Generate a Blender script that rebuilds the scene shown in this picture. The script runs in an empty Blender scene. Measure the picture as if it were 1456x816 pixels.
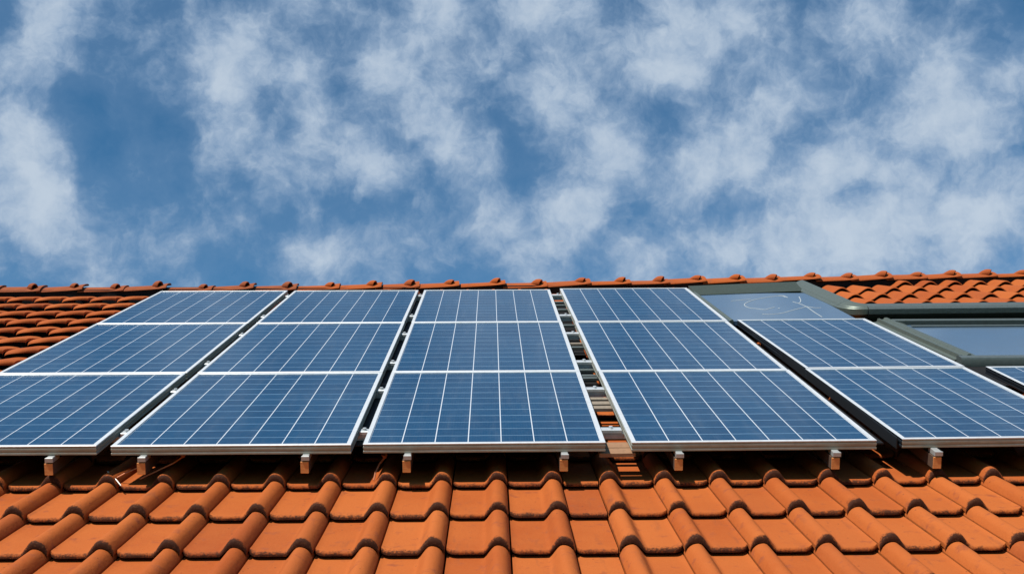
import bpy, math, random
from mathutils import Matrix, Vector
random.seed(7)
sc = bpy.context.scene
C = sc.collection
ROOF = math.radians(32)            # pitch of the roof
O = Vector((0, 0, 6.0))            # roof coordinates: u along the eaves, v up the slope, n off the slope
ROTM = Matrix.Rotation(ROOF, 4, 'X')
RM = Matrix.Translation(O) @ ROTM

# ------------------------------------------------------------------ materials
def new_mat(name):
    m = bpy.data.materials.new(name); m.use_nodes = True
    nt = m.node_tree; nt.nodes.clear()
    out = nt.nodes.new('ShaderNodeOutputMaterial')
    b = nt.nodes.new('ShaderNodeBsdfPrincipled')
    nt.links.new(b.outputs[0], out.inputs[0])
    return m, nt, b
def nd(nt, typ, **kw):
    n = nt.nodes.new(typ)
    for k, v in kw.items(): setattr(n, k, v)
    return n
def mth(nt, op, a, b=None, c=None, clamp=False):
    n = nt.nodes.new('ShaderNodeMath'); n.operation = op; n.use_clamp = clamp
    for i, x in enumerate((a, b, c)):
        if x is None: continue
        if isinstance(x, (int, float)): n.inputs[i].default_value = x
        else: nt.links.new(x, n.inputs[i])
    return n.outputs[0]
def mix(nt, fac, a, b, mode='MIX'):
    n = nt.nodes.new('ShaderNodeMix'); n.data_type = 'RGBA'; n.blend_type = mode
    for i, x in ((0, fac), (6, a), (7, b)):
        if isinstance(x, (int, float)): n.inputs[i].default_value = x
        elif isinstance(x, tuple): n.inputs[i].default_value = (*x, 1)
        else: nt.links.new(x, n.inputs[i])
    return n.outputs[2]
def noise(nt, vec, scale, detail=4, rough=.55):
    n = nt.nodes.new('ShaderNodeTexNoise'); n.inputs['Scale'].default_value = scale
    n.inputs['Detail'].default_value = detail; n.inputs['Roughness'].default_value = rough
    if vec is not None: nt.links.new(vec, n.inputs['Vector'])
    return n
def ramp(nt, x, lo, hi):
    n = nt.nodes.new('ShaderNodeMapRange'); n.interpolation_type = 'SMOOTHSTEP'
    nt.links.new(x, n.inputs[0]); n.inputs[1].default_value = lo; n.inputs[2].default_value = hi
    return n.outputs[0]
def bump(nt, b, h, strength, dist):
    n = nt.nodes.new('ShaderNodeBump'); n.inputs['Strength'].default_value = strength
    n.inputs['Distance'].default_value = dist
    nt.links.new(h, n.inputs['Height']); nt.links.new(n.outputs[0], b.inputs['Normal'])
def obj_co(nt): return nt.nodes.new('ShaderNodeTexCoord').outputs['Object']

def clay(name, attr=True, base=(.350, .085, .0180), red=(.295, .062, .013)):
    m, nt, b = new_mat(name)
    co = obj_co(nt)
    n1 = noise(nt, co, 3.0, 5); n2 = noise(nt, co, 60, 5, .7); n3 = noise(nt, co, 17, 4, .6)
    col = mix(nt, ramp(nt, n1.outputs[0], .3, .75), base, red)
    if attr:
        at = nd(nt, 'ShaderNodeAttribute', attribute_name='tone')
        t = at.outputs['Fac']
        col = mix(nt, mth(nt, 'MULTIPLY', t, .75, clamp=True), col, (.41, .110, .025))
        wa = nd(nt, 'ShaderNodeAttribute', attribute_name='weather')
        col = mix(nt, mth(nt, 'MULTIPLY', wa.outputs['Fac'], .75, clamp=True), col, (.20, .038, .014))
    else:
        oi = nt.nodes.new('ShaderNodeObjectInfo')
        col = mix(nt, mth(nt, 'MULTIPLY', oi.outputs['Random'], .6), col, (.25, .06, .022))
    col = mix(nt, ramp(nt, n3.outputs[0], .56, .74), col, (.26, .066, .024))
    st = nt.nodes.new('ShaderNodeMapping'); nt.links.new(co, st.inputs[0]); st.inputs['Scale'].default_value = (14, 2.2, 6)
    col = mix(nt, mth(nt, 'MULTIPLY', ramp(nt, noise(nt, st.outputs[0], 1.6, 5, .65).outputs[0], .56, .78), .5), col, (.17, .055, .026))
    col = mix(nt, mth(nt, 'MULTIPLY', ramp(nt, n2.outputs[0], .35, .8), .18), col, (.40, .125, .032))
    vo = nd(nt, 'ShaderNodeTexVoronoi'); vo.inputs['Scale'].default_value = 26
    nt.links.new(co, vo.inputs['Vector'])
    spot = mth(nt, 'MULTIPLY', mth(nt, 'LESS_THAN', vo.outputs['Distance'], .09), mth(nt, 'GREATER_THAN', vo.outputs['Color'], .62))
    col = mix(nt, mth(nt, 'MULTIPLY', spot, .6), col, (.07, .03, .018))
    if attr:                                   # dirt crust on each tile's weathered lip, lowest edge darkened further for the gap's shade
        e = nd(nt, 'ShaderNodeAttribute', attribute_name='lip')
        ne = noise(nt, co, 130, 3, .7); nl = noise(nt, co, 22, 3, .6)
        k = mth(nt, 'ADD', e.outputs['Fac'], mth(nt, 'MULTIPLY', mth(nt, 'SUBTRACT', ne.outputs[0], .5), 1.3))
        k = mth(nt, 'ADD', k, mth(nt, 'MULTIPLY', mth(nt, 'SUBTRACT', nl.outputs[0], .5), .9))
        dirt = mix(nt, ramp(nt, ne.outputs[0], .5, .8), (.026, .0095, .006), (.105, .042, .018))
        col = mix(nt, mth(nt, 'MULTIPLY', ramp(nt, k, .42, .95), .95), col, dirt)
    nt.links.new(col, b.inputs['Base Color'])
    b.inputs['Roughness'].default_value = .78
    b.inputs['Specular IOR Level'].default_value = .12
    h = mth(nt, 'ADD', n2.outputs[0], mth(nt, 'MULTIPLY', n3.outputs[0], 1.2))
    bump(nt, b, h, .35, .006)
    return m

def cells(name, ncol, nrow):
    m, nt, b = new_mat(name)
    uv = nt.nodes.new('ShaderNodeUVMap'); uv.uv_map = 'UVMap'
    sp = nt.nodes.new('ShaderNodeSeparateXYZ'); nt.links.new(uv.outputs[0], sp.inputs[0])
    U = mth(nt, 'MULTIPLY', sp.outputs[0], ncol); V = mth(nt, 'MULTIPLY', sp.outputs[1], nrow)
    co = obj_co(nt)
    wob = noise(nt, co, 9, 2); wv = mth(nt, 'MULTIPLY', mth(nt, 'SUBTRACT', wob.outputs[0], .5), .07)
    V2 = mth(nt, 'ADD', V, wv)
    def line(x, w):        # 1 near whole numbers
        f = mth(nt, 'ABSOLUTE', mth(nt, 'SUBTRACT', mth(nt, 'FRACT', mth(nt, 'ADD', x, .5)), .5))
        return mth(nt, 'LESS_THAN', f, w)
    wide = line(U, .0155); thin = line(V2, .021)
    fine = line(mth(nt, 'MULTIPLY', U, 12), .10)
    cid = nt.nodes.new('ShaderNodeCombineXYZ')
    nt.links.new(mth(nt, 'FLOOR', U), cid.inputs[0]); nt.links.new(mth(nt, 'FLOOR', mth(nt, 'MULTIPLY', V, .5)), cid.inputs[1])
    oi = nt.nodes.new('ShaderNodeObjectInfo'); nt.links.new(mth(nt, 'MULTIPLY', oi.outputs['Random'], 50), cid.inputs[2])
    wn = nt.nodes.new('ShaderNodeTexWhiteNoise'); nt.links.new(cid.outputs[0], wn.inputs[0])
    n1 = noise(nt, co, 2.2, 4); n2 = noise(nt, co, 55, 3, .7)
    vor = nd(nt, 'ShaderNodeTexVoronoi'); vor.inputs['Scale'].default_value = 38; nt.links.new(co, vor.inputs['Vector'])
    k = mth(nt, 'ADD', mth(nt, 'MULTIPLY', wn.outputs[0], .45), mth(nt, 'MULTIPLY', vor.outputs['Color'], .35))
    k = mth(nt, 'ADD', k, mth(nt, 'MULTIPLY', n1.outputs[0], .3))
    col = mix(nt, k, (.003, .027, .070), (.006, .047, .108))
    col = mix(nt, mth(nt, 'MULTIPLY', fine, .07), col, (.10, .19, .34))
    bright = ramp(nt, noise(nt, co, 3.5, 2).outputs[0], .3, .7)
    col = mix(nt, mth(nt, 'MULTIPLY', thin, mth(nt, 'ADD', .58, mth(nt, 'MULTIPLY', bright, .4))), col, (.20, .32, .44))
    col = mix(nt, mth(nt, 'MULTIPLY', wide, .95), col, (.56, .59, .62))
    dm = nt.nodes.new('ShaderNodeMapping'); nt.links.new(co, dm.inputs[0]); dm.inputs['Scale'].default_value = (9, 1.1, 1)
    dn = ramp(nt, noise(nt, dm.outputs[0], 1.7, 5, .6).outputs[0], .48, .78)
    col = mix(nt, mth(nt, 'ADD', mth(nt, 'MULTIPLY', ramp(nt, n2.outputs[0], .45, .8), .05), mth(nt, 'MULTIPLY', dn, .07)), col, (.30, .32, .33))   # dust film, rain runs
    nt.links.new(col, b.inputs['Base Color'])
    b.inputs['Roughness'].default_value = .16
    b.inputs['IOR'].default_value = 1.5
    b.inputs['Specular IOR Level'].default_value = .42
    bump(nt, b, noise(nt, co, 6, 2).outputs[0], .03, .01)
    return m

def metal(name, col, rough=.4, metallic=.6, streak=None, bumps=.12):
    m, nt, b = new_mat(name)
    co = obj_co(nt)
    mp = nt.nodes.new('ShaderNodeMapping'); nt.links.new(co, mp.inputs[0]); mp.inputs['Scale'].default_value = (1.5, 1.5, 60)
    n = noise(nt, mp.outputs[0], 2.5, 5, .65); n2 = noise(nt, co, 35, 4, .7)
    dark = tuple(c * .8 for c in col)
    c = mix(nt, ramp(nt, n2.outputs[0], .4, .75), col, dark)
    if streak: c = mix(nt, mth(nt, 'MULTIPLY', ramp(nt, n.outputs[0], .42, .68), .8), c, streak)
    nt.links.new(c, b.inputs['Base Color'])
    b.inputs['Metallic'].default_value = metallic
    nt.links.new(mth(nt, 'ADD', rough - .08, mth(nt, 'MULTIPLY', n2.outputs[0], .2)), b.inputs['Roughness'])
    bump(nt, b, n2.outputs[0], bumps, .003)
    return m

def wood(name, a, bcol):
    m, nt, b = new_mat(name)
    co = obj_co(nt)
    mp = nt.nodes.new('ShaderNodeMapping'); nt.links.new(co, mp.inputs[0]); mp.inputs['Scale'].default_value = (4, 60, 60)
    n = noise(nt, mp.outputs[0], 1.5, 5, .65); n2 = noise(nt, co, 50, 4, .7)
    c = mix(nt, n.outputs[0], a, bcol)
    c = mix(nt, mth(nt, 'MULTIPLY', ramp(nt, n2.outputs[0], .5, .8), .4), c, tuple(x * .4 for x in a))
    nt.links.new(c, b.inputs['Base Color']); b.inputs['Roughness'].default_value = .85
    bump(nt, b, n.outputs[0], .4, .004)
    return m

def plain(name, col, rough=.6, spec=.4, nscale=12, var=.35):
    m, nt, b = new_mat(name)
    n = noise(nt, obj_co(nt), nscale, 5, .65)
    nt.links.new(mix(nt, n.outputs[0], col, tuple(x * (1 - var) for x in col)), b.inputs['Base Color'])
    b.inputs['Roughness'].default_value = rough; b.inputs['Specular IOR Level'].default_value = spec
    bump(nt, b, n.outputs[0], .2, .004)
    return m

def glass(name, col):
    m, nt, b = new_mat(name)
    co = obj_co(nt)
    n = noise(nt, co, 4, 4, .6); n2 = noise(nt, co, 90, 3, .7)
    c = mix(nt, n.outputs[0], col, tuple(x * .75 for x in col))
    c = mix(nt, mth(nt, 'MULTIPLY', ramp(nt, n2.outputs[0], .5, .85), .12), c, (.3, .33, .35))
    nt.links.new(c, b.inputs['Base Color'])
    nt.links.new(mth(nt, 'ADD', .05, mth(nt, 'MULTIPLY', n.outputs[0], .12)), b.inputs['Roughness'])
    b.inputs['IOR'].default_value = 1.5; b.inputs['Specular IOR Level'].default_value = .8
    return m

M = dict(
    tile=clay('terracotta_tile'), cap=clay('terracotta_ridge', attr=False), cap_old=clay('terracotta_ridge_weathered', attr=False, base=(.26, .075, .03), red=(.17, .045, .018)),
    alu=metal('aluminium', (.66, .68, .69), .42, .35, bumps=.05),
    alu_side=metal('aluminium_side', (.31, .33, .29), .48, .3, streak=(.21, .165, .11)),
    clamp=metal('clamp_aluminium', (.40, .41, .40), .5, .4),
    rail=metal('rail_aluminium', (.62, .65, .66), .4, .5),
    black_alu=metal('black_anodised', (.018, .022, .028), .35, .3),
    back=plain('backsheet', (.02, .02, .022)),
    c7=cells('solar_cells_wide', 7, 12), c6=cells('solar_cells_narrow', 6, 12),
    beam=wood('orange_timber', (.60, .215, .055), (.68, .28, .085)),
    shaded_wood=wood('shaded_timber', (.05, .028, .018), (.085, .045, .025)),  # beam sides, darkened in colour for the shade under the panels
    grey_wood=wood('weathered_timber', (.15, .12, .09), (.26, .22, .17)),
    brown_wood=wood('brown_timber', (.20, .10, .05), (.30, .17, .09)),
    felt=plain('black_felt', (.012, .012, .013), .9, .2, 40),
    rubber=plain('black_rubber', (.010, .011, .013), .55, .4, 20),
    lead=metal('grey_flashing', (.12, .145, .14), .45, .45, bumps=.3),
    lead_lit=metal('flashing_lit', (.14, .165, .14), .4, .5, bumps=.3),  # lead again, with a lit tone put into its colour
    olive=metal('olive_frame', (.055, .065, .038), .4, .3, bumps=.2),
    pane=glass('skylight_glass', (.085, .135, .20)),
    scribble=plain('pale_mark', (.36, .40, .42), .9, .2),
    copper=metal('copper', (.55, .20, .10), .45, .5),
    wire=metal('steel_wire', (.6, .58, .52), .4, .6),
    render=plain('wall_render', (.55, .5, .42), .9, .2, 5, .2),
    grass=plain('ground_grass', (.07, .10, .035), .95, .1, 1.5, .5),
)

# ------------------------------------------------------------------ mesh building
class MB:
    def __init__(s): s.v = []; s.f = []; s.m = []; s.uv = []
    def face(s, idx, mi=0): s.f.append(tuple(idx)); s.m.append(mi)
    def hexa(s, p, mi=0):      # p: 8 points, bottom ring then top ring
        b = len(s.v); s.v += [tuple(q) for q in p]
        for f in ((3, 2, 1, 0), (4, 5, 6, 7), (0, 1, 5, 4), (1, 2, 6, 5), (2, 3, 7, 6), (3, 0, 4, 7)):
            s.face([b + i for i in f], mi)
    def box(s, u0, u1, v0, v1, n0, n1, mi=0, ch=0.0):
        if ch <= 0:
            s.hexa([(u0, v0, n0), (u1, v0, n0), (u1, v1, n0), (u0, v1, n0), (u0, v0, n1), (u1, v0, n1), (u1, v1, n1), (u0, v1, n1)], mi); return
        r = lambda d, n: [(u0 + d, v0 + d, n), (u1 - d, v0 + d, n), (u1 - d, v1 - d, n), (u0 + d, v1 - d, n)]
        s.loft([r(ch, n0), r(0, n0 + ch), r(0, n1 - ch), r(ch, n1)], mi, closed=True, cap=True)
    def loft(s, rings, mi=0, closed=True, cap=False):
        b = len(s.v); k = len(rings[0])
        for r in rings: s.v += [tuple(p) for p in r]
        for i in range(len(rings) - 1):
            for j in range(k if closed else k - 1):
                j2 = (j + 1) % k
                s.face((b + i * k + j, b + i * k + j2, b + (i + 1) * k + j2, b + (i + 1) * k + j), mi)
        if cap:
            s.face([b + j for j in range(k)][::-1], mi); s.face([b + (len(rings) - 1) * k + j for j in range(k)], mi)
    def tube(s, pts, r, mi=0, seg=10):
        rings = []
        for i, p in enumerate(pts):
            p = Vector(p); a = Vector(pts[max(i - 1, 0)]); c = Vector(pts[min(i + 1, len(pts) - 1)])
            t = (c - a).normalized(); up = Vector((0, 0, 1)) if abs(t.z) < .9 else Vector((1, 0, 0))
            x = t.cross(up).normalized(); y = x.cross(t)
            rr = r[i] if isinstance(r, (list, tuple)) else r
            rings.append([p + rr * (math.cos(q) * x + math.sin(q) * y) for q in [2 * math.pi * k / seg for k in range(seg)]])
        s.loft(rings, mi, cap=True)
    def ribbon(s, path, prof, mi=0, prof2=None):    # sweep an open profile [(across, n)] along u-v path, solid underside not needed where it lies on the roof
        rings = []
        for i, (u, v) in enumerate(path):
            a = Vector(path[max(i - 1, 0)]); c = Vector(path[min(i + 1, len(path) - 1)])
            t = (c - a).normalized(); nrm = Vector((-t.y, t.x))
            k = i / (len(path) - 1) if prof2 else 0
            pr = [(a_[0] + k * (b_[0] - a_[0]), a_[1] + k * (b_[1] - a_[1])) for a_, b_ in zip(prof, prof2 or prof)]
            rings.append([(u + nrm.x * d, v + nrm.y * d, n) for d, n in pr])
        s.loft(rings, mi, closed=True, cap=True)
    def build(s, name, mats, parent=None, smooth=False, angle=35):
        me = bpy.data.meshes.new(name); me.from_pydata(s.v, [], s.f)
        mats = mats if isinstance(mats, (list, tuple)) else [mats]
        for m in mats: me.materials.append(m)
        me.polygons.foreach_set('material_index', s.m)
        if s.uv:
            lay = me.uv_layers.new(name='UVMap')
            for lp in me.loops: lay.data[lp.index].uv = s.uv[lp.vertex_index]
        me.validate(); me.update()
        import bmesh
        bm = bmesh.new(); bm.from_mesh(me); bmesh.ops.recalc_face_normals(bm, faces=bm.faces); bm.to_mesh(me); bm.free()
        if smooth:
            me.shade_smooth(); 
            try: me.set_sharp_from_angle(angle=math.radians(angle))
            except Exception: pass
        o = bpy.data.objects.new(name, me); C.objects.link(o)
        if parent: o.parent = parent
        return o

def thing(name, label, cat, u=0, v=0, n=0, group=None, spin=0):
    o = bpy.data.objects.new(name, None); C.objects.link(o); o.empty_display_size = .1
    o.matrix_world = RM @ Matrix.Translation((u, v, n)) @ Matrix.Rotation(spin, 4, 'Z')
    tag(o, label, cat, group); return o
def tag(o, label, cat, group=None):
    o['label'] = label; o['category'] = cat
    if group: o['group'] = group
def place(o, u=0, v=0, n=0): o.matrix_world = RM @ Matrix.Translation((u, v, n)); return o
def copy_tree(o, parent=None):
    c = o.copy(); C.objects.link(c)
    if parent: c.parent = parent
    for ch in list(o.children): copy_tree(ch, c)
    return c

# ------------------------------------------------------------------ house: roof, ridge, flashings, skylights
def vr(u):     # line of the ridge on the slope (the old roof is a little out of square on the right)
    t = u + 3.7
    return 5.17 + .0035 * t + (.0068 - .0007 * min(1, max(0, u / 5))) * t * t
TP, TG, TN = .2292, .359, -.2      # tile pitch, gauge, level of the pans
LIP0 = -.012
house = thing('house', 'house roof of orange clay tiles with ridge caps and two skylights', 'house')

def section(t, kind):
    """height of a tile across its width, t in 0..1"""
    H = .047
    if kind == 'pan': return .0
    if kind == 'barrel': return .030 * (1 - abs(2 * t - 1) ** 2.3) + .022 * t
    if kind == 'wave': return .058 * (.5 + .5 * math.cos(2 * math.pi * (t - .42))) ** .9
    if kind == 'left': t = 1 - t
    x = (t - .79) / .215
    if x <= -1: h = 0.0
    elif x < 0: h = H * (.5 + .5 * math.cos(math.pi * x)) ** .75
    else: h = H * max(0.0, 1 - min(1.0, abs(x)) ** 2.4) ** .62
    if t < .09: h += .004 * (1 - t / .09) ** 2
    return h

verts, faces, att_tone, att_lip, att_w = [], [], [], [], []
NU = 24
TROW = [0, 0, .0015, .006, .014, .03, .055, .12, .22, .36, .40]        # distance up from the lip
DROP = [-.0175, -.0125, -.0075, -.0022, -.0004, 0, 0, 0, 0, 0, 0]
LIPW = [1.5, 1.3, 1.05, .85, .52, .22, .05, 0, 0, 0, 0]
def add_tile(u0, w, v0, kind, far):
    clean = kind in ('barrel', 'wave')
    lift = .054 if kind == 'barrel' else (.036 if kind == 'wave' else .031)
    if kind == 'barrel': w *= .94
    elif kind == 'right': w *= .972
    elif kind == 'left': u0 += w * .02; w *= .98
    if clean: far = max(far, .3)
    b = len(verts)
    tone = random.random() ** 1.3; weather = min(1, max(0, far * (.55 + .5 * random.random()) + (random.random() < .16) * random.uniform(.15, .45)))
    j = .3 + far * .7
    du, dv, dn = random.uniform(-.0025, .0025) * j, random.uniform(-.007, .007) * j, random.uniform(0, .0035) * j
    rz = random.uniform(-.008, .008) * j
    age = random.uniform(-.12, .22)
    drops = DROP if kind != 'barrel' else [-.030, -.024, -.018, -.012, -.0075, -.0035, -.001, 0, 0, 0, 0]
    for k, d in enumerate(TROW if kind != 'barrel' else [0, .002, .008, .018, .032, .055, .085, .13, .22, .36, .40]):
        for i in range(NU + 1):
            t = i / NU; x = t * w
            h = section(t, kind)
            tt = t if kind != 'left' else 1 - t
            vv = d
            if d < .06:      # rounded corner of the lip
                c = max(0, 1 - tt / .16)
                vv = d + .020 * c * c * (1 - d / .06)
            if kind == 'barrel': o_ = .11 * abs(2 * t - 1) ** 2.2; vv = d * (1 - o_ / .42) + o_
            n = TN + lift * (1 - d / TG) + h + drops[k] * ((1 + .6 * h / .047) if not clean else (1.0 if kind == 'barrel' else .7))
            verts.append((u0 + x + du - rz * vv, v0 + dv + vv + rz * (x - w / 2), n + dn))
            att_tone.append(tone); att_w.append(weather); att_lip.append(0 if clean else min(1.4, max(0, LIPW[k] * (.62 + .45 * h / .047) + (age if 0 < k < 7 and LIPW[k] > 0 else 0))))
    W = NU + 1
    for k in range(len(TROW) - 1):
        for i in range(NU):
            a = b + k * W + i
            faces.append((a, a + 1, a + 1 + W, a + W))
    # skirts: down along both long edges so each tile has an edge thickness
    for i, sgn in ((0, 0), (NU, 1)):
        s0 = len(verts)
        for k in range(len(TROW)):
            p = verts[b + k * W + i]
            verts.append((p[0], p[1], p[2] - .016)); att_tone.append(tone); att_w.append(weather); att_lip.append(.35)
        for k in range(len(TROW) - 1):
            a = b + k * W + i
            faces.append((a, a + W, s0 + k + 1, s0 + k) if sgn else (a + W, a, s0 + k, s0 + k + 1))
cols = []
EDGE = .601 + TP          # from here on the tiles lap the other way
k = 0
while EDGE - (k + 1) * TP > -4.9: cols.append((EDGE - (k + 1) * TP, TP, 'right')); k += 1
cols.append((EDGE, TP * .62, 'pan'))
k = 0
while EDGE + TP * .62 + k * TP < 6.7: cols.append((EDGE + TP * .62 + k * TP, TP, 'left')); k += 1
for r in range(-4, 17):
    v0 = LIP0 + r * TG
    for (u0, w, kind) in cols:
        if v0 + .2 > vr(u0): continue
        kd = kind
        if u0 < -1.7 and v0 > 1.0: kd = 'barrel'
        elif u0 > 2.9 and v0 > 3.3: kd = 'wave'
        add_tile(u0, w, v0, kd, .42 if kd == 'barrel' else (.1 if kd == 'wave' else 0))
me = bpy.data.meshes.new('roof'); me.from_pydata(verts, [], faces)
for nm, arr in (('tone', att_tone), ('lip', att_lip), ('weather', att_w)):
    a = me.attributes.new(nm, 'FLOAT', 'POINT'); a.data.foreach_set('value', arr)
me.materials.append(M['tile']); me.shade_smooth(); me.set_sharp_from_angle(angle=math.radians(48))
roof = bpy.data.objects.new('roof', me); C.objects.link(roof); roof.parent = house
roof['label'] = 'orange clay pantiles with dirty lips'

# deck under the tiles, back slope, walls
US = [-4.9 + 11.6 * i / 30 for i in range(31)]
d = MB()
d.loft([[(u, -1.42, -.26), (u, vr(u) + .02, -.26), (u, vr(u) + .02, -.32), (u, -1.42, -.32)] for u in US], cap=True)
d.build('roof_deck', M['felt'], house)
d = MB()
ca, sa = math.cos(2 * ROOF), math.sin(2 * ROOF)
rings = []
for u in US:
    a = (u, vr(u) + .03, -.2)
    b_ = (u, vr(u) + .03 + ca * 6.3, -.2 - sa * 6.3)
    rings.append([a, b_, (b_[0], b_[1] - sa * .08, b_[2] - ca * .08), (a[0], a[1] - sa * .08, a[2] - ca * .08)])
d.loft(rings, cap=True)
d.build('back_slope', M['cap'], house)
d = MB()
inv = RM.inverted()
ring = [(-4.7, -.75), (6.5, -.75), (6.5, 9.1), (-4.7, 9.1)]
d.loft([[tuple(inv @ Vector((x, y, z))) for x, y in ring] for z in (0.0, 5.0)], cap=True)
d.build('wall', M['render'], house)
d = MB()     # black strip put in for the shade between top course and ridge caps
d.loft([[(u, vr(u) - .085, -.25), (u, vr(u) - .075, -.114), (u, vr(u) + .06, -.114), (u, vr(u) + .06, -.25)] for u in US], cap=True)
d.build('ridge_shade', M['felt'], house)

# ridge caps
def ridge_cap(plump):
    m = MB(); L_ = .395; prof = []
    stations = [(0, .080), (.05, .079), (.26, .074), (.315, .076), (.345, .086), (.375, .088), (L_, .084)]
    for x, r in stations:
        rise = .012 * max(0, (x - .2) / .2) ** 2
        out = [(x, r * 1.1 * math.cos(q), r * .30 * math.sin(q) + rise) for q in [math.pi * i / 14 for i in range(15)]]
        inn = [(x, (r - .013) * 1.1 * math.cos(q), (r - .013) * .22 * math.sin(q) + rise - .002) for q in [math.pi * i / 14 for i in range(15)]][::-1]
        prof.append(out + inn)
    m.loft(prof, cap=True)
    # hood over the joint, its open end coloured black for the shade inside
    R0 = .0305 * plump; z0 = .027; tw = math.radians(-38)
    def hp(x, y, z):
        y -= .030
        return (.318 + x * math.cos(tw) - y * math.sin(tw), x * math.sin(tw) + y * math.cos(tw), z)
    hood = []
    for x, r in ((-.075, .12), (-.06, .45), (-.035, .78), (-.01, .96), (.015, 1.0), (.035, .98), (.046, .90), (.048, .72), (.036, .60), (.010, .52)):
        hood.append([hp(x + .012 * math.sin(q), r * R0 * math.cos(q), z0 + .004 + r * R0 * math.sin(q) * (1.12 if math.sin(q) > 0 else 1) - .022 * max(0, -x / .075)) for q in [2 * math.pi * i / 14 for i in range(14)]])
    b0 = len(m.f)
    m.loft(hood, cap=True)
    for fi in range(b0 + 14 * 8, len(m.f)): m.m[fi] = 1
    return m
KN = [-4.53, -4.17, -3.81, -3.45, -3.09, -2.74, -2.37, -1.98, -1.62, -1.25, -.88, -.51, -.18, .17, .58, .95, 1.34, 1.70, 2.05, 2.39, 2.75, 3.09, 3.45, 3.80, 4.13, 4.46, 4.79, 5.14, 5.49, 5.85, 6.2, 6.55]
protos = {}
for i, u in enumerate(KN):
    key = ((i * 7 + 1) % 3, u < -1.1)
    if key not in protos:
        o = protos[key] = ridge_cap((1.0, 1.14, .86)[key[0]]).build('ridge_cap', [M['cap_old'] if key[1] else M['cap'], M['felt']], None, smooth=True, angle=50)
    else:
        o = protos[key].copy(); C.objects.link(o)
    ang = math.atan2(vr(u + .1) - vr(u - .1), .2)
    u0 = u - .318
    o.parent = house
    o.matrix_parent_inverse = Matrix()
    o.matrix_basis = Matrix.Translation((u0, vr(u0), -.112 - .018 * min(1, max(0, (2.6 - u) / 1.6)) + random.uniform(-.005, .006))) @ Matrix.Rotation(ang + random.uniform(-.02, .02), 4, 'Z') @ Matrix.Rotation(random.uniform(-.055, -.005), 4, 'Y') @ Matrix.Rotation(random.uniform(-.06, .06), 4, 'X')

# first skylight: flush pane above the short column of panels
sk = bpy.data.objects.new('skylight', None); C.objects.link(sk); sk.parent = house
sk['label'] = 'flush skylight with pale scribbles on its glass'
m = MB(); m.box(2.135, 3.03, 2.905, 4.14, -.05, -.02); m.build('pane', M['pane'], sk)
m = MB()
m.hexa([(2.13, 4.04, -.06), (3.04, 4.23, -.06), (3.05, 4.56, -.06), (2.13, 4.40, -.06), (2.13, 4.04, -.016), (3.04, 4.23, -.016), (3.05, 4.56, .010), (2.13, 4.40, .002)])
m.build('top_frame', M['olive'], sk)
FLASH = [(-.07, -.07), (-.07, -.018), (-.064, -.015), (-.036, -.010), (-.030, -.003), (.0, .012), (.036, .026), (.046, .027), (.052, .018), (.052, -.12), (.04, -.12)]
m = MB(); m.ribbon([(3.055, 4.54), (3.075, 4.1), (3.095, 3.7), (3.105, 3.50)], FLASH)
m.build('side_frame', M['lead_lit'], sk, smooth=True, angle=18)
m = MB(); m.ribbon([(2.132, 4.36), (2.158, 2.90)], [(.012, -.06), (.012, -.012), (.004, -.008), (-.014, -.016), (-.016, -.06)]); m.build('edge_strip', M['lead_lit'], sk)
# scribbles on the pane
m = MB()
strokes = [
 [(2.344, 3.768), (2.413, 3.796), (2.509, 3.842)],
 [(2.763, 4.003), (2.633, 3.912), (2.505, 3.782), (2.406, 3.602), (2.401, 3.46), (2.452, 3.404), (2.495, 3.364)],
 [(2.494, 3.353), (2.545, 3.412), (2.595, 3.466)],
 [(2.765, 4.010), (2.802, 4.002), (2.811, 3.907)],
 [(2.758, 4.000), (2.79, 3.990), (2.80, 3.93)],
 [(2.796, 3.713), (2.821, 3.648), (2.867, 3.753), (2.911, 3.954)],
 [(2.817, 3.636), (2.833, 3.493), (2.821, 3.232), (2.817, 3.041)],
 [(2.433, 3.18), (2.492, 3.168), (2.585, 3.217), (2.699, 3.342), (2.842, 3.492)],
 [(2.839, 3.481), (2.881, 3.435), (2.926, 3.434)],
 [(2.608, 3.405), (2.614, 3.425), (2.622, 3.415)],
]
for st in strokes:
    pts = []
    for i in range(len(st) - 1):
        p0 = Vector(st[max(i - 1, 0)]); p1 = Vector(st[i]); p2 = Vector(st[i + 1]); p3 = Vector(st[min(i + 2, len(st) - 1)])
        for q in range(6):
            t = q / 6
            p = .5 * ((2 * p1) + (p2 - p0) * t + (2 * p0 - 5 * p1 + 4 * p2 - p3) * t * t + (3 * p1 - p0 - 3 * p2 + p3) * t ** 3)
            pts.append((p.x, p.y))
    pts.append(st[-1])
    m.ribbon(pts, [(-.0036, -.0195), (-.0028, -.0182), (.0028, -.0182), (.0036, -.0195)])
m.build('pale_scribble', M['scribble'], sk)

# corner gusset, gutter flashing, apron made black in place of the recess's shade
m = MB()
path = [(3.1055, 3.497)] + [(3.235 - .13 * math.cos(math.pi / 2 * i / 8), 3.49 - .13 * math.sin(math.pi / 2 * i / 8)) for i in range(1, 9)]
GUT = [(-.035, -.05), (-.035, -.014), (-.031, -.008), (-.022, -.004), (-.019, .001), (.0, .006), (.03, .013), (.04, .014), (.05, .008), (.052, -.12), (.04, -.12)]
m.ribbon(path, FLASH, 0, GUT)
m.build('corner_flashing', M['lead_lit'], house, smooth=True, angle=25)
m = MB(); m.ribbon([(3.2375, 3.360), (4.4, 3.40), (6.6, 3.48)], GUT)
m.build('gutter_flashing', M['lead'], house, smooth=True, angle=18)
m = MB(); m.box(3.19, 6.6, 1.43, 3.66, -.135, -.118); m.build('apron', M['felt'], house)

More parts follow.
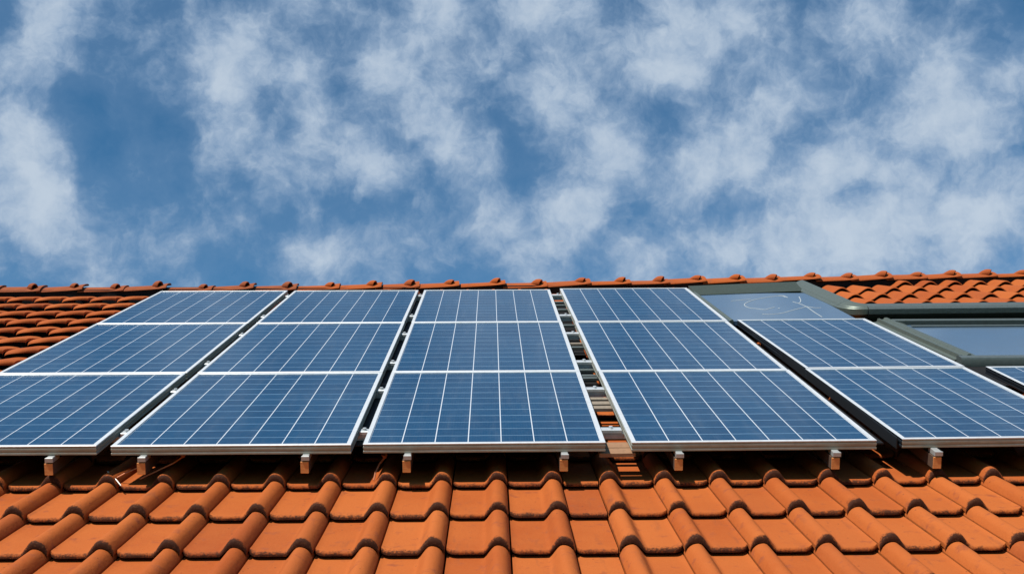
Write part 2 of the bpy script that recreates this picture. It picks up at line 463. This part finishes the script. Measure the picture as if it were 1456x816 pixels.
sk2 = bpy.data.objects.new('skylight', None); C.objects.link(sk2); sk2.parent = house
sk2['label'] = 'large dark framed skylight beside the short panel column'
m = MB(); m.box(3.40, 6.3, 1.97, 3.06, -.10, -.082); m.build('pane', M['pane'], sk2)
m = MB(); m.box(3.36, 6.35, 3.17, 3.22, -.115, -.066, ch=.005); m.build('top_rail', M['lead'], sk2)
m = MB(); m.box(3.42, 6.33, 3.06, 3.165, -.116, -.10); m.box(3.42, 6.33, 2.975, 3.0, -.0815, -.070, 1, ch=.003); m.build('head_frame', [M['rubber'], M['lead']], sk2)
m = MB()
m.ribbon([(3.345, 3.22), (3.355, 2.9), (3.40, 1.972)], [(-.115, -.117), (-.112, -.090), (-.085, -.084), (-.080, -.062), (-.066, -.062), (-.062, -.070), (-.040, -.068), (-.030, -.056), (-.012, -.056), (-.006, -.072), (.05, -.080), (.085, -.090), (.085, -.117)][::-1])
m.build('side_frame', M['lead_lit'], sk2, smooth=True, angle=25)
m = MB(); m.ribbon([(3.30, 1.92), (6.33, 1.92)], [(-.025, -.117), (-.025, -.078), (-.018, -.064), (.025, -.060), (.05, -.064), (.05, -.117)]); m.build('bottom_frame', M['lead'], sk2, smooth=True, angle=30)
m = MB(); m.box(4.62, 4.68, 1.975, 3.05, -.081, -.062, ch=.004); m.build('glazing_bar', M['lead'], sk2)

# ------------------------------------------------------------------ solar panels
def make_panel(w, l, mat, label, u, v, n=0, spin=0, dark_side=False):
    t = thing('solar_panel', label, 'solar panel', u, v, n, 'solar panels mounted over the tiled roof', spin)
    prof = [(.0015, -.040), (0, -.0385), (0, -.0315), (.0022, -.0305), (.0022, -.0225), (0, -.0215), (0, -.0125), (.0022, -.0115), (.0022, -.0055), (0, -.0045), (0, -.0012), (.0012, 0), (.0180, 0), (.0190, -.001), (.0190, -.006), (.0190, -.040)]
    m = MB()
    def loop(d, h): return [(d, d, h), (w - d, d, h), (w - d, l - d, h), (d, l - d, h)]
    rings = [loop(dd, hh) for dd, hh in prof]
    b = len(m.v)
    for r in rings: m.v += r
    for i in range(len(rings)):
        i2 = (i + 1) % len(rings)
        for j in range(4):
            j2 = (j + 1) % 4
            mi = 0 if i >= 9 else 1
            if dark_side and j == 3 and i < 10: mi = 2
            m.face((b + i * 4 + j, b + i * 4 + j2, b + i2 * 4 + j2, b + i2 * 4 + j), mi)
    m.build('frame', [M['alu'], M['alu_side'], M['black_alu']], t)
    g = MB(); e = .0192
    g.box(e, w - e, e, l - e, -.012, -.0045)
    g.uv = [((p[0] - e) / (w - 2 * e), (p[1] - e) / (l - 2 * e)) for p in g.v]
    g.build('cell_sheet', mat, t)
    return t
R = math.radians
rows = [(0, 1.330), (1.341, 2.815), (2.826, 4.262)]
rown = ['bottom', 'middle', 'top']
colsP = [('leftmost column of panels', -2.085, 1.000, 0.0), ('column just left of the narrow black gap', -1.030, .982, .0),
         ('centre column, left of the wide slatted gap', 0.0, 1.0, .0), ('column just right of the wide slatted gap', 1.108, 1.022, R(.35))]
for ci, (cn, u, w, sp) in enumerate(colsP):
    for ri, (v0, v1) in enumerate(rows):
        l = v1 - v0
        if ci == 3 and ri == 2: l += .05
        uu = u - math.sin(sp) * v0 + random.uniform(-.003, .003)
        make_panel(w, l, M['c7'], 'blue solar panel, %s one in the %s' % (rown[ri], cn), uu, v0 + math.cos(sp) * 0, random.uniform(-.002, .002), sp + random.uniform(-.0012, .0012))
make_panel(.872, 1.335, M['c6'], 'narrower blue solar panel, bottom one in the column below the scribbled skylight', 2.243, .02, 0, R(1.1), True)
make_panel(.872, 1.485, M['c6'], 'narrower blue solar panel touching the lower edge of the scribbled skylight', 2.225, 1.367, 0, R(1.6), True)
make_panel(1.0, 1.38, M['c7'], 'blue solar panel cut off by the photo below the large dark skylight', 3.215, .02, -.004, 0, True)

# dark skirt closing the gap left of the short column
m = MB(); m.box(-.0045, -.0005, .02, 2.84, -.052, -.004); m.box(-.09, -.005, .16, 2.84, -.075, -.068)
s_ = m.build('gap_strip', M['rubber']); place(s_, 2.236, .03, 0); s_.matrix_world = s_.matrix_world @ Matrix.Rotation(R(.6), 4, 'Z')
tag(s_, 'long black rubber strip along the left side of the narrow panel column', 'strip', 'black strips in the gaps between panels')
for u, v0, lab in ((-1.057, .5, 'black strip added as shade deep in the gap between the two left columns of panels'), (-.024, .2, 'black strip added as shade deep in the gap left of the centre column of panels')):  # two strips added to blacken the narrow gaps as shade would
    m = MB(); m.box(-.045, .045, v0, 4.22, -.0705, -.066); s_ = m.build('gap_strip', M['rubber']); place(s_, u, 0, 0)
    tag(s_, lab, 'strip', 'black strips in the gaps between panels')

# rails across the slope, with the clamps in the gaps between columns
def rail(v, u0, u1, gaps, label):
    t = thing('mounting_rail', label, 'rail', (u0 + u1) / 2, v, -.052, 'mounting rails under the solar panels')
    L2 = (u1 - u0) / 2
    m = MB(); prof = [(-.02, -.0115), (.02, -.0115), (.02, .0115), (.005, .0115), (.005, .003), (-.005, .003), (-.005, .0115), (-.02, .0115)]
    m.loft([[(x, a, b) for a, b in prof] for x in (-L2, L2)], cap=True)
    m.build('rail_profile', M['rail'], t)
    for g, wd in gaps:
        x = g - (u0 + u1) / 2
        c = MB()
        c.box(x - wd / 2 + .003, x + wd / 2 - .003, -.022, .022, .0125, .030, ch=.002)
        c.tube([(x, 0, .0305), (x, 0, .040)], .009, seg=6)
        c.build('clamp', M['rail'], t)
vs = [(.285, 'lowest rail, near the bottom edge'), (1.035, 'second rail up, upper part of the bottom row'), (1.68, 'third rail up, lower part of the middle row'),
      (2.53, 'fourth rail up, upper part of the middle row'), (3.20, 'fifth rail up, lower part of the top row'), (4.13, 'highest rail, near the ridge')]
for v, s in vs:
    rail(v, -2.12, 2.155, [(-1.057, .048), (-.024, .044), (1.054, .10)] if v != .285 else [(-1.057, .048), (-.024, .044), (1.054, .10)], 'aluminium %s of the panels' % s)
for v, s in ((.36, 'lower'), (1.42, 'middle'), (2.5, 'upper')):
    rail(v, 2.30, 3.08, [], 'aluminium %s short rail beneath the narrow panel column' % s)

# timber beams running up the slope, orange ends below the panels' lower edge
def beam(u, label, vend=4.2):
    t = thing('support_beam', label, 'beam', u, -.03, -.064, 'support beams under the solar panels')
    m = MB(); m.box(-.0165, .0165, .0045, vend, -.050, 0); m.build('timber', M['shaded_wood'], t)
    m = MB(); m.box(-.0165, .0165, 0, .004, -.050, -.0005, ch=.0015); m.build('end_grain', M['beam'], t)
    m = MB()
    for q in (.55, 1.9, 3.3): m.box(-.016, .016, q, q + .08, -.105, -.0525)
    m.build('foot', M['grey_wood'], t)
    m = MB(); m.box(-.010, .018, .006, .075, .0005, .0235, ch=.002); m.box(-.012, .020, -.003, .0055, .004, .0235, ch=.0015); m.build('end_clamp', M['clamp'], t)
    return t
for u, s in ((-1.275, 'leftmost beam end, under the first panel column'), (-.9, 'beam end near the copper wires, under the second panel column'), (-.235, 'beam end just left of the narrow black gap'),
             (.182, 'beam end just right of the narrow black gap'), (.828, 'beam end just left of the wide slatted gap'), (1.302, 'beam end just right of the wide slatted gap'),
             (1.952, 'beam end at the right corner of the last full column'), (2.375, 'darker beam end under the narrow column at right')):
    beam(u, 'orange timber %s' % s, 4.2 if u < 2 else 2.7)

# weathered slats lying in the wide gap
slats = [(.055, .075, -.05, .10), (.14, .075, -.05, .105), (.81, .05, -.06, .10), (.875, .055, -.055, .10), (.945, .04, -.05, .10), (1.40, .03, -.05, .10), (1.48, .03, -.055, .1),
         (1.60, .03, -.05, .1), (2.23, .025, -.05, .1), (2.34, .03, -.05, .1), (2.62, .03, -.05, .1), (2.98, .03, -.05, .1), (3.32, .03, -.05, .1), (3.62, .035, -.05, .1), (3.82, .03, -.05, .1), (3.97, .03, -.05, .1)]
sl_names = ['lowest brown slat', 'second brown slat from the bottom', 'third slat from the bottom', 'fourth slat from the bottom', 'fifth slat from the bottom', 'sixth slat from the bottom', 'seventh slat from the bottom', 'eighth slat from the bottom',
            'ninth slat from the bottom', 'tenth slat from the bottom', 'sixth slat from the ridge', 'fifth slat from the ridge', 'fourth slat from the ridge', 'third slat from the ridge', 'second slat from the ridge', 'topmost slat, nearest the ridge']
for (v, wv, n, wu), s in zip(slats, sl_names):
    m = MB(); m.box(-.075, .075, -wv / 2, wv / 2, -.012, .006, ch=.002)
    o = m.build('timber_slat', M['brown_wood'] if v < .3 else M['grey_wood'] if v < 1.2 else (M['lead'] if int(v * 100) % 3 else M['grey_wood'])); place(o, 1.054 - .004 * v, v, n - .008)
    o.matrix_world = o.matrix_world @ Matrix.Rotation(random.uniform(-.03, .03), 4, 'Z')
    tag(o, 'weathered %s, bridging the wide gap between panel columns' % s, 'slat', 'slats in the wide gap between panels')

for a, b_, lab in ((1.30, 1.82, 'short black strip added as shade, lower of the two in the wide slatted gap'), (2.18, 4.22, 'long black strip added as shade, upper of the two in the wide slatted gap')):  # black strips put in as the shade between the slats
    m = MB(); m.box(-.053, .053, a, b_, -.098, -.094); o = m.build('gap_shade', M['felt']); place(o, 1.054, 0, 0); tag(o, lab, 'strip', 'added shade strips in the wide gap')
# copper wires hanging under the panels
def wire(pts, r, mat, label, knob=None):
    m = MB(); m.tube(pts, r, 0, 8)
    if knob: m.tube([(knob[0] - .006, knob[1], knob[2] - .022), (knob[0] - .010, knob[1], knob[2] - .008), (knob[0] + .004, knob[1], knob[2] + .012), (knob[0] + .010, knob[1], knob[2] + .024)], [.006, .014, .013, .005], 0, 10)
    o = m.build('copper_wire', mat, smooth=True); p0 = Vector(pts[0])
    o.data.transform(Matrix.Translation(-p0)); place(o, *p0); tag(o, label, 'wire', 'wires under the panels'); return o
wire([(-.76, .10, -.075), (-.80, .08, -.10), (-.93, .04, -.155)], .0036, M['copper'], 'straight copper wire with a hooked tip, right of the second beam end', (-.757, .10, -.06))
wire([(-.91, .07, -.10), (-.99, .04, -.13), (-1.02, .03, -.145)], .003, M['copper'], 'short copper wire passing behind the second beam end')
wire([(-1.065, .05, -.125), (-1.035, .02, -.135), (-1.01, .0, -.15), (-.985, -.03, -.160)], .0028, M['wire'], 'pale bent steel wire crossing the copper wire at left')
wire([(.085, .10, -.085), (.06, .08, -.11), (.045, .05, -.14), (.04, .03, -.165)], .0038, M['copper'], 'curved copper wire hanging under the centre column', (.088, .10, -.07))

# ------------------------------------------------------------------ ground
m = MB(); N = 24; rr = [0, 20, 60, 200, 800, 4000]
m.loft([[(r_ * math.cos(2 * math.pi * i / 48), r_ * math.sin(2 * math.pi * i / 48), 0) for i in range(48)] for r_ in (.5, 20, 60, 200, 800, 4000)])
m.face(list(range(48)))
g = m.build('ground', M['grass']); g['kind'] = 'structure'

# ------------------------------------------------------------------ camera
cy, cp, cr = -1.89410164e-02, -1.46466829e-01, 1.69102722e-03
Rz = Matrix.Rotation(cy, 3, 'Z'); Rx = Matrix.Rotation(cp, 3, 'X'); Ry = Matrix.Rotation(cr, 3, 'Y')
Rc = Rz @ Rx @ Ry
right, fwd, up = Rc.col[0], Rc.col[1], Rc.col[2]
cm = Matrix((right, up, -fwd)).transposed().to_4x4()
cam = bpy.data.cameras.new('camera'); co_ = bpy.data.objects.new('camera', cam); C.objects.link(co_)
co_.matrix_world = RM @ Matrix.Translation((5.33389178e-01, -4.38139362, 1.29569962)) @ cm
cam.sensor_width = 36; cam.lens = 1560 / 1456 * 36; cam.clip_end = 10000; cam.clip_start = .05
sc.camera = co_

# ------------------------------------------------------------------ light
sd = (ROTM.to_3x3() @ Vector((-.43, -.08, 1.0))).normalized()       # towards the sun
sun = bpy.data.lights.new('sun', 'SUN'); sun.energy = 5.0; sun.angle = R(.53); sun.color = (1, .945, .86)
so = bpy.data.objects.new('sun', sun); C.objects.link(so)
so.rotation_euler = sd.to_track_quat('Z', 'Y').to_euler()
so.location = (0, -10, 30)
el = math.asin(sd.z); az = math.atan2(sd.x, sd.y)

w = bpy.data.worlds.new('World'); sc.world = w; w.use_nodes = True
nt = w.node_tree; nt.nodes.clear()
out = nt.nodes.new('ShaderNodeOutputWorld'); bg = nt.nodes.new('ShaderNodeBackground'); bg.inputs[1].default_value = .055
sky = nt.nodes.new('ShaderNodeTexSky'); sky.sky_type = 'NISHITA'; sky.sun_disc = False
sky.sun_elevation = el; sky.sun_rotation = az; sky.altitude = 300; sky.air_density = 1.0; sky.dust_density = .15; sky.ozone_density = 2.2
dirv = nt.nodes.new('ShaderNodeTexCoord').outputs['Generated']
def warp(vec, scale, amt, detail):
    n = noise(nt, vec, scale, detail, .6)
    a = nd(nt, 'ShaderNodeVectorMath', operation='SUBTRACT'); nt.links.new(n.outputs['Color'], a.inputs[0]); a.inputs[1].default_value = (.5, .5, .5)
    s = nd(nt, 'ShaderNodeVectorMath', operation='SCALE'); nt.links.new(a.outputs[0], s.inputs[0]); s.inputs['Scale'].default_value = amt
    q = nd(nt, 'ShaderNodeVectorMath', operation='ADD'); nt.links.new(vec, q.inputs[0]); nt.links.new(s.outputs[0], q.inputs[1])
    return q.outputs[0]
wv_ = warp(warp(dirv, 16, .034, 4), 60, .008, 4)
# cloud masses, the highest ones unseen, added to lighten the glass reflections: (azimuth, elevation, angular radius, weight)
CL = [(-25.3, 34.8, 2.5, 1), (-26.4, 32.2, 2.2, 1), (-24.4, 32.2, 1.2, 0.7), (-26.6, 28.7, 1.8, 0.9), (-25.2, 25.4, 2.6, 1.1), (-24.0, 24.0, 2.0, 0.8), (-21.0, 24.3, 1.7, 0.7), (-21.4, 30.4, 1.0, 0.55), (-20.3, 27.9, 1.5, 0.5), (-16.8, 34.8, 1.8, 0.85), (-14.9, 34.1, 1.8, 0.85), (-12.7, 33.8, 1.1, 0.6), (-19.5, 32.5, 1.1, 0.55), (-15.7, 31.0, 2.1, 0.95), (-14.0, 30.3, 1.4, 0.7), (-10.5, 31.5, 1.8, 0.85), (-8.6, 29.7, 2.1, 1.05), (-6.6, 29.4, 1.2, 0.6), (-4.7, 35.2, 2.3, 1), (-4.2, 32.9, 2.1, 1), (-2.9, 31.5, 1.3, 0.6), (-1.6, 28.8, 2.2, 1.1), (-0.1, 30.3, 1.2, 0.7), (-9.2, 25.1, 2.1, 0.9), (-14.9, 25.6, 1.5, 0.7), (-11.9, 24.6, 1.5, 0.5), (-16.2, 27.9, 0.9, 0.45), (0.4, 37.4, 2.1, 0.7), (-11.3, 36.7, 1.5, 0.6), (-3.5, 37.5, 1.5, 0.5), (-7.0, 37.0, 1.5, 0.4), (4.1, 37.2, 2.3, 0.9), (12.5, 36.1, 2.3, 1), (11.4, 34.1, 2.1, 0.9), (6.9, 35.1, 1.8, 0.6), (5.4, 32.0, 2.1, 0.95), (3.9, 27.5, 2.3, 1.05), (7.6, 29.7, 1.8, 0.8), (15.9, 30.0, 2.1, 1.05), (12.1, 29.0, 1.8, 0.85), (17.0, 26.7, 2.3, 0.85), (18.7, 35.4, 1.4, 0.4), (21.6, 28.8, 3.1, 0.8), (26.5, 30.1, 2.2, 0.6), (25.4, 24.5, 2.8, 0.95), (12.6, 25.5, 2.8, 0.7), (18.6, 24.7, 2.8, 0.7), (28.5, 24.6, 1.7, 0.6), (2.5, 24.8, 1.8, 0.6), (-17.4, 23.3, 2.2, 0.4), (-5.6, 26.4, 1.5, 0.5), (8.1, 24.8, 2.2, 0.5), (23.3, 33.9, 7.3, 0.42), (18.1, 26.3, 8.1, 0.22), (27.6, 27.5, 4.4, 0.3), (-22.4, 32.9, 1.9, -0.7), (-23.1, 29.5, 1.8, -0.7), (-18.7, 26.0, 1.8, -0.7), (-13.4, 32.7, 0.9, -0.5), (-9.3, 33.9, 1.0, -0.5), (-5.5, 30.9, 1.0, -0.6), (18.3, 30.2, 1.3, -0.6), (13.2, 27.5, 1.4, -0.9), (1.7, 29.2, 1.2, -0.8), (20.8, 26.7, 1.0, -0.7), (27.1, 27.4, 1.1, -0.6), (23.2, 25.9, 0.9, -0.6), (10.4, 32.6, 1.0, -0.4), (-7.9, 27.0, 1.7, -0.6), (-14.3, 28.8, 1.1, -0.5), (-18.1, 30.0, 1.2, -0.5), (-27.9, 33.9, 0.8, -0.5), (27.8, 30.9, 0.7, -0.35), (25.6, 27.4, 1.0, -0.4), (27.3, 22.8, 0.8, -0.5), (7.5, 27.0, 1.0, -0.6), (-27, 42.5, 3.5, .6), (-19, 43, 3.5, .6), (-11, 42.5, 3.6, .6), (-3, 43, 3.6, .6), (5, 43, 3.6, .6), (13, 42.6, 3.6, .7), (21, 43, 3.6, .7), (29, 42.5, 3.6, .7), (37, 41, 4, .6), (-35, 41, 4, .6), (-17.9, 24.5, 1.5, 0.50), (-11.1, 24.8, 1.7, 0.60), (-5.6, 25.7, 1.5, 0.50), (-14.2, 28.3, 1.3, 0.45), (0.1, 25.9, 1.7, 0.50), (-22.4, 31.7, 0.9, 0.30), (-11.6, 34.8, 1.3, 0.45), (-18.3, 35.3, 1.3, 0.45), (-24.9, 27.1, 1.5, 0.50), (7.1, 27.4, 1.7, 0.50), (10.9, 29.3, 1.7, 0.50), (16.3, 33.3, 1.8, 0.35), (25.0, 32.5, 2.6, 0.35), (21.4, 23.4, 2.2, 0.50), (27.2, 25.5, 2.2, 0.50), (1.9, 34.1, 1.7, 0.40)]
acc = None
for a_, e_, r_, wt in CL:
    ar, er = R(a_), R(e_)
    D = (math.sin(ar) * math.cos(er), math.cos(ar) * math.cos(er), math.sin(er))
    dn = nd(nt, 'ShaderNodeVectorMath', operation='DISTANCE'); nt.links.new(wv_, dn.inputs[0]); dn.inputs[1].default_value = D
    x = mth(nt, 'MULTIPLY', dn.outputs['Value'], 1 / (R(r_) * .74))
    x = mth(nt, 'POWER', math.e ** -.5, mth(nt, 'MULTIPLY', x, x))
    acc = mth(nt, 'MULTIPLY', x, wt) if acc is None else mth(nt, 'MULTIPLY_ADD', x, wt, acc)
n1 = noise(nt, wv_, 15, 8, .58); n2 = noise(nt, wv_, 46, 7, .60)
pv = nd(nt, 'ShaderNodeTexVoronoi'); pv.feature = 'SMOOTH_F1'; pv.inputs['Scale'].default_value = 15; pv.inputs['Smoothness'].default_value = .35
nt.links.new(wv_, pv.inputs['Vector'])
den = mth(nt, 'MULTIPLY', acc, .80)
den = mth(nt, 'ADD', den, mth(nt, 'MULTIPLY_ADD', pv.outputs['Distance'], -1.55, 1.16))
den = mth(nt, 'ADD', den, mth(nt, 'MULTIPLY', mth(nt, 'SUBTRACT', n1.outputs[0], .5), 1.1))
den = mth(nt, 'ADD', den, mth(nt, 'MULTIPLY', mth(nt, 'SUBTRACT', n2.outputs[0], .5), 1.5))
veil = mth(nt, 'MULTIPLY', ramp(nt, den, -.5, .8), .22)
fac = mth(nt, 'MAXIMUM', mth(nt, 'MULTIPLY', ramp(nt, den, .0, 1.6), .90), veil)
thick = ramp(nt, mth(nt, 'ADD', den, mth(nt, 'MULTIPLY', mth(nt, 'SUBTRACT', n2.outputs[0], .5), 1.2)), .4, 2.5)
ccol = mix(nt, thick, (3.7, 5.5, 8.1), (8.0, 9.3, 10.8))
skyc = mix(nt, 1.0, sky.outputs[0], (.70, 1.40, 1.62), 'MULTIPLY')
col = mix(nt, fac, skyc, ccol)
nt.links.new(col, bg.inputs[0]); nt.links.new(bg.outputs[0], out.inputs[0])

sc.view_settings.view_transform = 'Standard'; sc.view_settings.look = 'None'; sc.view_settings.exposure = .35; sc.view_settings.gamma = 1
sc.view_settings.use_curve_mapping = False
sc.render.engine = 'CYCLES'
sc.cycles.use_denoising = True
sc.cycles.max_bounces = 6; sc.cycles.diffuse_bounces = 1; sc.cycles.glossy_bounces = 3
sc.cycles.sample_clamp_indirect = 8
